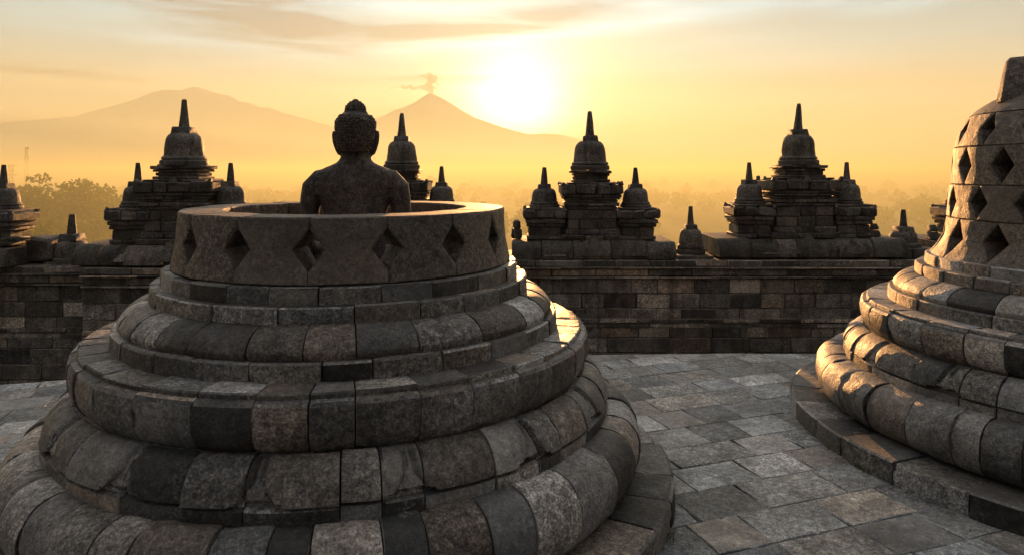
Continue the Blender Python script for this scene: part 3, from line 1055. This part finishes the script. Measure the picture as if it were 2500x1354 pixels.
def shrine(label, px, Y, zb, sz, off, rng, W=1.0, bellR=0.245, spire_h=0.371, spire_lean=0.0, plinth=(1.33, 1.40), left=True, right=True, mat=None, gap=True, turret_dz=(0, 0)):
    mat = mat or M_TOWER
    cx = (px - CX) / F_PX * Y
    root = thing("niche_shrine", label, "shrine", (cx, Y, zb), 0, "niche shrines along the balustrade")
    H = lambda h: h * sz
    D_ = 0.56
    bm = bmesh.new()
    block(bm, -0.38 * W, 0.38 * W, -D_ * 0.45, D_ * 0.45, 0.01, H(0.84), 0.01, 0, rng)
    for z0, z1 in ((0.004, 0.15), (0.15, 0.30), (0.30, 0.43)):      # low screen wall joining the turrets to the body
        tier(bm, 2 * off, 0.34, H(z0), H(z1), 5, rng)
    tier(bm, 0.96 * W, D_ * 1.14, 0.0, H(0.08), 3, rng)
    tier(bm, 0.87 * W, D_ * 1.05, H(0.08), H(0.165), 3, rng)
    tier(bm, 0.80 * W, D_ * 0.96, H(0.165), H(0.31), 3, rng)
    tier(bm, 0.80 * W, D_ * 0.96, H(0.31), H(0.447), 3, rng)
    tier(bm, 0.84 * W, D_ * 1.02, H(0.447), H(0.50), 3, rng)
    tier(bm, 0.90 * W, D_ * 1.07, H(0.50), H(0.555), 3, rng)
    tier(bm, 0.84 * W, D_ * 1.04, H(0.555), H(0.595), 2, rng)
    tier(bm, 0.92 * W, D_ * 1.12, H(0.595), H(0.632), 3, rng)
    build("body", bm, mat, root)
    bm = bmesh.new()
    tier(bm, 0.96 * W, D_ * 1.18, H(0.632), H(0.675), 3, rng)
    tier(bm, 1.00 * W, D_ * 1.26, H(0.675), H(0.825), 4, rng, ch=0.02, jit=0.010)
    tier(bm, 0.80 * W, D_ * 1.1, H(0.825), H(0.853), 3, rng)
    hw, hd_ = 0.47 * W, D_ * 0.58
    for s in (-1, 1):        # upright ornaments along the top of the cornice
        for yy in (-1, 1):
            block(bm, s * hw - 0.035, s * hw + 0.035, yy * hd_ - 0.04, yy * hd_ + 0.04, H(0.81), H(0.868) + rng.uniform(-0.03, 0.012), 0.018, 0.01, rng, taper=0.3)
        block(bm, s * hw - 0.03, s * hw + 0.03, -0.05, 0.05, H(0.81), H(0.86) + rng.uniform(-0.03, 0.01), 0.015, 0.01, rng, taper=0.3)
    block(bm, -0.065, 0.065, -hd_ - 0.04, -hd_ + 0.03, H(0.78), H(0.868), 0.02, 0.008, rng, taper=0.45)
    build("main_cornice", bm, mat, root)
    bm = bmesh.new()
    block(bm, -0.24 * W, 0.24 * W, -0.22, 0.22, H(0.84), H(1.02), 0.01, 0, rng)
    tier(bm, 0.60 * W, 0.52, H(0.853), H(0.890), 2, rng)
    tier(bm, 0.54 * W, 0.46, H(0.890), H(0.945), 2, rng)
    tier(bm, 0.59 * W, 0.50, H(0.945), H(0.985), 2, rng)
    tier(bm, 0.65 * W, 0.56, H(0.985), H(1.028), 2, rng, jit=0.008)
    if gap:   # the foot of the top stupa rests on four stones with a slit between
        for sx in (-1, 1):
            for sy in (-1, 1):
                block(bm, sx * 0.19 - 0.05, sx * 0.19 + 0.05, sy * 0.17 - 0.06, sy * 0.17 + 0.06, H(1.026), H(1.043), 0.004, 0.002, rng)
    else:
        tier(bm, 0.5, 0.5, H(1.026), H(1.043), 2, rng)
    build("upper_cornice", bm, mat, root)
    top = bpy.data.objects.new("crowning_stupa", None)
    top.empty_display_size = 0.1
    COL.objects.link(top)
    top.parent = root
    top.location = (0, 0, H(1.043))
    little_stupa_parts(top, bellR, H(0.306), H(0.063), H(0.053), H(0.082), spire_h * sz, rng, mat, lean=spire_lean, sp=0.29, sptop=0.125)
    for s, on, tdz in ((-1, left, turret_dz[0]), (1, right, turret_dz[1])):
        if not on:
            continue
        tr = bpy.data.objects.new("turret", None)
        tr.empty_display_size = 0.1
        COL.objects.link(tr)
        tr.parent = root
        tr.location = (s * off, 0, tdz)
        bm = bmesh.new()
        block(bm, -0.21, 0.21, -0.19, 0.19, 0.01, H(0.46), 0.01, 0, rng)
        tier(bm, 0.53, 0.50, 0.0, H(0.06), 2, rng)
        tier(bm, 0.48, 0.44, H(0.06), H(0.19), 2, rng)
        tier(bm, 0.54, 0.50, H(0.19), H(0.247), 2, rng)
        build("turret_body", bm, mat, tr)
        bm = bmesh.new()
        tier(bm, 0.58, 0.54, H(0.247), H(0.31), 2, rng)
        tier(bm, 0.63, 0.58, H(0.31), H(0.44), 3, rng, ch=0.022, jit=0.012)
        tier(bm, 0.55, 0.52, H(0.44), H(0.476), 2, rng)
        for s2 in (-1, 1):
            for yy in (-1, 1):
                block(bm, s2 * 0.285 - 0.03, s2 * 0.285 + 0.03, yy * 0.26 - 0.03, yy * 0.26 + 0.03, H(0.42), H(0.485) + rng.uniform(-0.03, 0.01), 0.016, 0.01, rng, taper=0.3)
        build("turret_cornice", bm, mat, tr)
        bm = bmesh.new()
        off_ = rng.uniform(0, 99)
        R = 0.193
        z0 = H(0.476)
        lathe(bm, [(R * 1.17, z0), (R * 1.20, z0 + 0.02), (R * 1.13, z0 + H(0.044)), (R * 1.06, z0 + H(0.044)), (R * 1.12, z0 + H(0.06)), (R * 1.0, z0 + H(0.089))], 32, worn=0.010, off=off_)
        lathe(bm, [(r, z_ + z0 + H(0.087)) for r, z_ in bell_prof(R, H(0.194))], 36, worn=0.008, off=off_)
        build("turret_bell", bm, mat, tr)
        bm = bmesh.new()
        zz = z0 + H(0.087) + H(0.194) - 0.012
        block(bm, -0.10, 0.10, -0.10, 0.10, zz, zz + H(0.065) + 0.012, 0.010, 0.005, rng, taper=0.10)
        z1 = zz + H(0.065) + 0.012
        hs = H(0.247) * rng.uniform(0.97, 1.02)
        tb, tt = 0.056, 0.030
        lathe(bm, [(tb, z1 - 0.01), (tb * 0.98, z1 + 0.02), (tb * 0.5 + tt * 0.5, z1 + hs * 0.5), (tt, z1 + hs * 0.98), (tt * 0.7, z1 + hs)], 8, worn=0.005, off=off_)
        build("turret_spire", bm, mat, tr, sharp=30)
    bm = bmesh.new()
    bullnose(bm, -plinth[0], plinth[1], -0.50, -0.257, 0.0, 1.1, rng)
    build("rounded_plinth", bm, mat, root)
    bm = bmesh.new()          # flame-shaped carvings leaning on the plinth
    for xx, ww, hh in ((0.0, 0.24, 0.27), (-0.55, 0.16, 0.18), (0.62, 0.18, 0.20)):
        pts = [(-ww, 0), (-ww * 0.8, hh * 0.35), (-ww * 0.4, hh * 0.55), (-ww * 0.15, hh * 0.85), (0, hh), (ww * 0.15, hh * 0.85), (ww * 0.4, hh * 0.55), (ww * 0.8, hh * 0.35), (ww, 0)]
        f = [bm.verts.new((xx + p[0], -0.515 + 0.10 * (p[1] / hh), -0.20 + p[1])) for p in pts]
        b = [bm.verts.new((xx + p[0], -0.38 + 0.16 * (p[1] / hh), -0.20 + p[1])) for p in pts]
        bm.faces.new(f)
        bm.faces.new(b[::-1])
        for i in range(len(pts)):
            j = (i + 1) % len(pts)
            bm.faces.new((f[i], b[i], b[j], f[j]))
    build("antefix", bm, mat, root, smooth=False)
    return root


rng = random.Random(77)
ZB = 0.757
shrine("tall niche shrine on the wall between the two small stupas right of the sun", 1948, 10.5, ZB + 0.03, 1.0 * 1.045, 0.735, rng, W=1.04, spire_lean=0.045)
shrine("niche shrine standing closest below the rising sun, with a slit under its top bell", 1440, 10.5, ZB, 1.0, 0.687, rng, W=0.90, plinth=(1.18, 1.20))
shrine("niche shrine partly hidden by the statue's shoulder, its spire against the volcano", 981, 11.3, ZB, 1.02, 0.645, rng, W=0.92, plinth=(1.1, 1.1), gap=False)
shrine("niche shrine with the broadest top bell, standing in front of the long mountain", 450, 9.7, ZB + 0.02, 1.04, 0.645, rng, W=1.06, bellR=0.262, plinth=(1.28, 1.2), gap=False)
shrine("shrine cut off by the left edge, only its turret and cornice in sight", -108, 9.6, ZB + 0.01, 1.02, 0.665, rng, W=1.0, plinth=(1.2, 1.02), gap=False)
shrine("shrine hidden behind the lattice stupa, only a stone of its cornice showing beside the bell", 2460, 10.5, ZB + 0.02, 1.02, 0.70, rng, W=1.0, gap=False)


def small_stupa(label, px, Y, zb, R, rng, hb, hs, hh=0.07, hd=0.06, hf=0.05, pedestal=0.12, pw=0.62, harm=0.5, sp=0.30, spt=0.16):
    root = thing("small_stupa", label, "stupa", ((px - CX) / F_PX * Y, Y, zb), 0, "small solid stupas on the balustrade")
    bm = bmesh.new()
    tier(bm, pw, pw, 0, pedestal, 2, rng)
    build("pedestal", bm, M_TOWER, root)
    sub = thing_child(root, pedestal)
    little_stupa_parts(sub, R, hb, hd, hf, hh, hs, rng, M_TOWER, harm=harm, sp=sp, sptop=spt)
    # lift the parts straight under the stupa
    for c in list(sub.children):
        c.parent = root
        c.location.z = pedestal
    bpy.data.objects.remove(sub)
    return root


def thing_child(root, z):
    e = bpy.data.objects.new("holder", None)
    COL.objects.link(e)
    e.parent = root
    e.location = (0, 0, z)
    return e


small_stupa("small solid stupa in the gap between the two tall shrines right of the sun", 1686, 10.4, 0.50, 0.175, rng, 0.225, 0.27, pedestal=0.045, pw=0.55, hd=0.075, hf=0.065)
small_stupa("small solid stupa with a short thick body, beside the lattice stupa", 2205, 10.4, 0.50, 0.200, rng, 0.165, 0.25, pedestal=0.155, pw=0.62, hd=0.03, hf=0.03, harm=0.58)
small_stupa("small solid stupa with a stubby bell at the left, in front of the misty trees", 176, 9.8, 0.46, 0.215, rng, 0.235, 0.275, hh=0.09, pedestal=0.06, pw=0.50, hd=0.03, hf=0.02, harm=0.62, spt=0.18)

small_stupa("small solid stupa behind the statue's left arm, between two shrines", 792, 11.0, 0.50, 0.30, rng, 0.40, 0.28, pedestal=0.12, pw=0.80)  # added stupa, nearly hidden, that keeps low sun off the left foreground


def stub(label, px, Y, z0, z1, w_, rng, taper=0.2):
    bm = bmesh.new()
    cx = (px - CX) / F_PX * Y
    block(bm, -w_ / 2, w_ / 2, -w_ / 2, w_ / 2, 0, (z1 - z0) * 0.55, 0.02, 0.012, rng, taper=taper * 0.5)
    block(bm, -w_ * 0.42, w_ * 0.42, -w_ * 0.42, w_ * 0.42, (z1 - z0) * 0.55, z1 - z0, 0.025, 0.012, rng, taper=taper)
    o = build("broken_finial", bm, M_TOWER, loc=(cx, Y, z0))
    return tag(o, label, "finial", "broken finials on the balustrade")


stub("broken finial stub on the wall top, close beside the rim of the open stupa", 1262, 10.5, 0.757, 1.03, 0.16, rng)
stub("broken finial stub beside the right turret of the shrine next to the small thick stupa", 2131, 10.5, 0.785, 0.98, 0.17, rng)
stub("broken finial stub just left of the lattice stupa's bell, under a cornice stone", 2277, 10.3, 0.757, 0.98, 0.15, rng)


def loose_block(label, px, py0, py1, wpx, Y, rng):
    a = P(px, py1, Y)
    h = (py1 - py0) / F_PX * Y
    w_ = wpx / F_PX * Y
    bm = bmesh.new()
    block(bm, -w_ / 2, w_ / 2, -0.18, 0.18, 0, h, 0.04, 0.02, rng, taper=0.08)
    o = build("loose_stone", bm, M_TOWER, loc=a)
    tag(o, label, "stone", "loose stones on the wall top")


loose_block("rough stone block on the wall top, touching the left small stupa", 110, 578, 637, 62, 9.75, rng)
loose_block("flat worn stone lying on the wall under the cut-off shrine's cornice", 40, 576, 590, 30, 9.25, rng)

# ------------------------------------------------------------------ trees
def leaf_quad(bm, c, s, rng):
    n = Vector((rng.uniform(-1, 1), rng.uniform(-1, 1), rng.uniform(-0.6, 1))).normalized()
    u = n.orthogonal().normalized()
    v = n.cross(u)
    a = rng.uniform(0, 2 * pi)
    u, v = u * cos(a) + v * sin(a), v * cos(a) - u * sin(a)
    k = rng.uniform(0.45, 0.8)
    bm.faces.new([bm.verts.new(c + u * s * p + v * s * q * k) for p, q in ((-1, -0.2), (-0.2, -1), (1, 0.1), (0.2, 1))])


def make_tree(seed, H=20.0, R=7.0, clumps=34, per=55, leaf_s=0.42, flat=0.55, crown_lo=0.45):
    """trunk and crown meshes of one broad tree"""
    r = random.Random(seed)
    tb, cb = bmesh.new(), bmesh.new()
    tube(tb, [(0, 0, -1), (0.1, 0, H * 0.2), (-0.1, 0.2, H * 0.45), (0.2, 0, H * 0.72)], [0.55, 0.42, 0.30, 0.12], 8)
    for k in range(clumps):
        a = r.uniform(0, 2 * pi)
        q = sqrt(r.random())
        zz = r.random()
        rr = R * q * (0.55 + 0.45 * sin(pi * min(1, zz * 0.9 + 0.1)))
        c = Vector((rr * cos(a), rr * sin(a), H * (crown_lo + (1 - crown_lo) * zz * (1 - 0.35 * q * q)) - 1.0))
        cr = R * r.uniform(0.20, 0.34)
        if k % 3 == 0:
            tube(tb, [(0, 0, H * r.uniform(0.25, 0.5)), c * 0.6 + Vector((0, 0, H * 0.15)), c], [0.2, 0.12, 0.04], 5)
        for _ in range(per):
            d = Vector((r.gauss(0, 1), r.gauss(0, 1), r.gauss(0, 1))).normalized() * r.random() ** 0.33
            leaf_quad(cb, c + Vector((d.x * cr, d.y * cr, d.z * cr * flat)), leaf_s * r.uniform(0.6, 1.3), r)
    return tb, cb


TREE_KINDS = []
for sd, H, R, n, fl in ((1, 22, 8.0, 40, 0.5), (2, 19, 6.5, 34, 0.6), (3, 16, 5.5, 28, 0.6)):
    tb, cb = make_tree(sd, H, R, n, 60, 0.45, fl)
    tm, cm = bpy.data.meshes.new("trunk"), bpy.data.meshes.new("crown")
    tb.to_mesh(tm); tb.free()
    cb.to_mesh(cm); cb.free()
    tm.materials.append(M_BARK)
    cm.materials.append(M_LEAF)
    TREE_KINDS.append((tm, cm, H))


def place_tree(px, ytop, Y, kind, label, group, rz=0.0, wide=1.0, cat="tree", name="tree"):
    tm, cm, H = TREE_KINDS[kind]
    top = P(px, ytop, Y)
    root = thing(name, label, cat, (top.x, Y, PLAIN_Z), rz, group)
    s = (top.z - PLAIN_Z) / (H - 0.5)
    root.scale = (s * wide, s * wide, s)
    for nm, me in (("trunk", tm), ("crown", cm)):
        o = bpy.data.objects.new(nm, me)
        COL.objects.link(o)
        o.parent = root
    return root


G1 = "tall trees in the mist at the left"
place_tree(93, 428, 165, 0, "tallest of the misty trees, its crown left above the others by the cut-off shrine", G1, 0.4)
place_tree(168, 444, 160, 1, "misty broad tree directly above the left small stupa's spire", G1, 1.5, 1.1)
place_tree(212, 440, 172, 0, "misty tree with a knobbly rounded crown, middle of the grove", G1, 2.6)
place_tree(262, 456, 180, 1, "misty tree ending the grove, touching the shrine with the broadest bell", G1, 4.0, 1.1)
place_tree(130, 470, 150, 1, "shorter misty tree filling the grove behind the stone block", G1, 5.0, 1.2)
place_tree(40, 470, 158, 2, "misty tree just right of the cut-off shrine's turret", G1, 0.9, 1.1)
t = place_tree(90, 534, 118, 2, "pale green small tree low behind the wall, under the grove", G1, 2.2, 0.8)
t.children[1].data = t.children[1].data.copy() if t.children[1].name.startswith("crown") else t.children[1].data
for c in t.children:
    if c.name.startswith("crown"):
        c.data = c.data.copy()
        c.data.materials[0] = M_LEAF2

# single trees one can tell apart farther out
G2 = "single trees standing out of the valley mist"
rr = random.Random(9)
for px, yt, Y, k, lb in [
    (725, 452, 700, 0, "round faint tree left of the statue's shoulder"),
    (700, 465, 560, 1, "low faint tree beside the rim, left of the statue's arm"),
    (1050, 428, 620, 2, "thin faint tree between the statue's shoulder shrine and its turret"),
    (1160, 470, 520, 1, "faint bushy tree in the golden gap below the sun"),
    (1285, 462, 560, 1, "faint tree just above the left turret of the shrine below the sun"),
    (1575, 440, 640, 0, "broad faint tree right of the shrine below the sun"),
    (1620, 432, 900, 0, "flat topped faint tree left of the gap's small stupa"),
    (1680, 446, 640, 1, "faint tree over the small stupa in the gap"),
    (1740, 436, 820, 2, "faint upright tree left of the shrine with the leaning spire"),
    (2168, 436, 760, 0, "lone umbrella-shaped faint tree right of the shrine with the leaning spire"),
    (2195, 462, 480, 2, "faint shaggy tree above the thick small stupa"),
    (2250, 450, 620, 0, "broad faint tree left of the lattice stupa"),
    (2120, 470, 560, 1, "faint tree low beside the right turret")]:
    place_tree(px, yt, Y, k, lb, G2, rr.uniform(0, 6), rr.uniform(0.8, 1.2))


def forest():
    r = random.Random(4)
    bm = bmesh.new()
    n = 0
    while n < 1500:
        Y = 260 * (30 ** (r.random() ** 1.1))
        X = r.uniform(-0.92, 0.95) * Y
        if noise.noise(Vector((X / 210, Y / 75, 2))) < 0.06 and Y < 3500:
            continue
        n += 1
        far = Y > 1400
        H = r.uniform(9, 17) * (1.0 + (0.25 if far else 0))
        R = H * r.uniform(0.38, 0.62)
        nl = 26 if far else 60
        s = R * (0.40 if far else 0.26)
        for _ in range(nl):
            d = Vector((r.gauss(0, 1), r.gauss(0, 1), r.gauss(0, 1))).normalized() * r.random() ** 0.4
            leaf_quad(bm, Vector((X + d.x * R, Y + d.y * R, PLAIN_Z + H * 0.62 + d.z * H * 0.36)), s * r.uniform(0.6, 1.2), r)
    o = build("forest", bm, M_LEAF, smooth=False, recalc=False)
    tag(o, "woods spread over the misty valley", kind="stuff")
    del o["label"]


forest()


def weeds():
    """grass and small weeds rooted in the joints round the stupas and on the wall"""
    r = random.Random(31)
    bm = bmesh.new()
    def tuft(x, y, z, n, hgt):
        for _ in range(n):
            a = r.uniform(0, 2 * pi)
            q = Vector((x + r.gauss(0, 0.015), y + r.gauss(0, 0.015), z))
            hh = hgt * r.uniform(0.5, 1.2)
            d = Vector((cos(a), sin(a), 0)) * hh * r.uniform(0.2, 0.8)
            wv = Vector((-sin(a), cos(a), 0)) * 0.0025
            v = [bm.verts.new(q - wv), bm.verts.new(q + wv), bm.verts.new(q + d * 0.4 + Vector((0, 0, hh * 0.7)) + wv * 0.8), bm.verts.new(q + d + Vector((0, 0, hh)))]
            bm.faces.new(v)
    for c, R in ((S1, 1.868), (S2, 1.968)):
        for k in range(46):
            a = r.uniform(-pi, 0.4)
            if noise.noise(Vector((cos(a) * 3, sin(a) * 3, c.x))) < 0.02:
                continue
            tuft(c.x + R * cos(a), c.y + R * sin(a), -0.004, r.randint(5, 14), r.uniform(0.02, 0.055))
    for k in range(40):
        x, y = r.uniform(0.9, 3.2), r.uniform(3.0, 6.5)
        tuft(x, y, -0.006, r.randint(2, 5), 0.018)
    for px, py, Y in ((62, 588, 9.5), (70, 586, 9.6), (1880, 590, 10.05), (1420, 590, 10.1), (300, 590, 9.25)):
        p = P(px, py, Y)
        tuft(p.x, p.y, p.z - 0.02, 12, 0.10)
    o = build("grass", bm, M_LEAF2, smooth=False, recalc=False)
    tag(o, kind="stuff")


weeds()


# ------------------------------------------------------------------ masts
def mast(label, px, ytop, Y, base_w, top_w, levels, arms, panels):
    top = P(px, ytop, Y)
    root = thing("lattice_mast", label, "mast", (top.x, Y, PLAIN_Z), 0.4, "masts in the distance at the left")
    h = top.z - PLAIN_Z
    bm = bmesh.new()
    def c(k, s):
        w_ = (base_w + (top_w - base_w) * k / levels) / 2
        return Vector((s[0] * w_, s[1] * w_, h * k / levels))
    cs = [(-1, -1), (1, -1), (1, 1), (-1, 1)]
    th = base_w * 0.10
    for s in cs:
        tube(bm, [c(0, s), c(levels, s)], [th, th * 0.7], 4)
    for k in range(levels):
        for i in range(4):
            s, s2 = cs[i], cs[(i + 1) % 4]
            tube(bm, [c(k, s), c(k + 1, s2)], [th * 0.6] * 2, 4)
            tube(bm, [c(k + 1, s), c(k + 1, s2)], [th * 0.6] * 2, 4)
    build("lattice", bm, M_STEEL, root, smooth=False)
    for (f, L) in arms:
        bm = bmesh.new()
        block(bm, -L, L, -th, th, h * f, h * f + th * 2.5, th * 0.3)
        build("cross_arm", bm, M_STEEL, root, smooth=False)
    for (f, x) in panels:
        bm = bmesh.new()
        block(bm, x - 0.35, x + 0.35, -0.3, 0.3, h * f, h * f + 2.4, 0.08)
        build("antenna", bm, M_STEEL, root, smooth=False)


mast("slender lattice mast rising highest above the trees at the left", 65, 360, 640, 3.6, 1.6, 14, [], [(0.96, 1.2), (0.9, -1.2), (0.78, 1.4), (0.78, -1.4)])
mast("power mast with cross arms beside the cut-off shrine's spire", 27, 402, 420, 2.2, 1.6, 10, [(0.97, 3.2), (0.88, 2.2), (0.80, 3.0)], [(0.90, 0.9), (0.90, -0.9)])


# ------------------------------------------------------------------ smoke of the volcano
def plume():
    bm = bmesh.new()
    r = random.Random(6)
    Y = 25000
    spots = [(1052, 226, 8), (1050, 218, 9), (1047, 210, 11), (1051, 201, 10), (1055, 193, 11), (1050, 188, 11), (1041, 188, 8), (1030, 186, 6), (1038, 213, 9), (1026, 214, 8), (1012, 215, 8),
             (998, 213, 7), (984, 214, 7), (970, 213, 5), (957, 214, 4), (1063, 215, 6), (1067, 205, 5)]
    for px, py, rad in spots:
        for _ in range(4):
            p = P(px + r.uniform(-4, 4), py + r.uniform(-2.5, 2.5), Y)
            R = rad * r.uniform(0.55, 0.95) / F_PX * Y
            ellipsoid(bm, (p.x, p.y + r.uniform(-80, 80), p.z), (R, R, R * (0.62 if px < 1035 else 0.95)), 14, 10)
    me = remeshed(bm, 14.0, 2)
    me.name = "smoke_plume"
    me.materials.clear()
    me.materials.append(volume("volcano_smoke", (0.20, 0.20, 0.17), 0.007, 0.35))
    o = bpy.data.objects.new("smoke_plume", me)
    COL.objects.link(o)
    tag(o, "smoke plume drifting left from the volcano's summit", "smoke", kind="thing")


plume()

# ------------------------------------------------------------------ air
def closed_box(name, lo, hi, mat):
    bm = bmesh.new()
    bmesh.ops.create_cube(bm, size=1.0)
    for v in bm.verts:
        v.co = Vector([(lo[i] + hi[i]) / 2 + v.co[i] * (hi[i] - lo[i]) for i in range(3)])
    o = build(name, bm, mat, smooth=False)
    return tag(o, kind="stuff")


closed_box("haze", (-46000, -9500, PLAIN_Z - 4.5), (46000, 34600, 3300), volume("haze_air", (0.52, 0.68, 0.88), 1.3e-5, 0.25))
closed_box("low_haze", (-15000, 38.5, PLAIN_Z - 3.0), (15000, 15000, 300.0), volume("low_haze_air", (0.525, 0.65, 0.56), 2.4e-4, 0.25))
closed_box("valley_mist", (-9000, 37, PLAIN_Z - 2.0), (9000, 9000, 7.5), volume("mist_air", (0.74, 0.76, 0.44), 0.0025, 0.34))
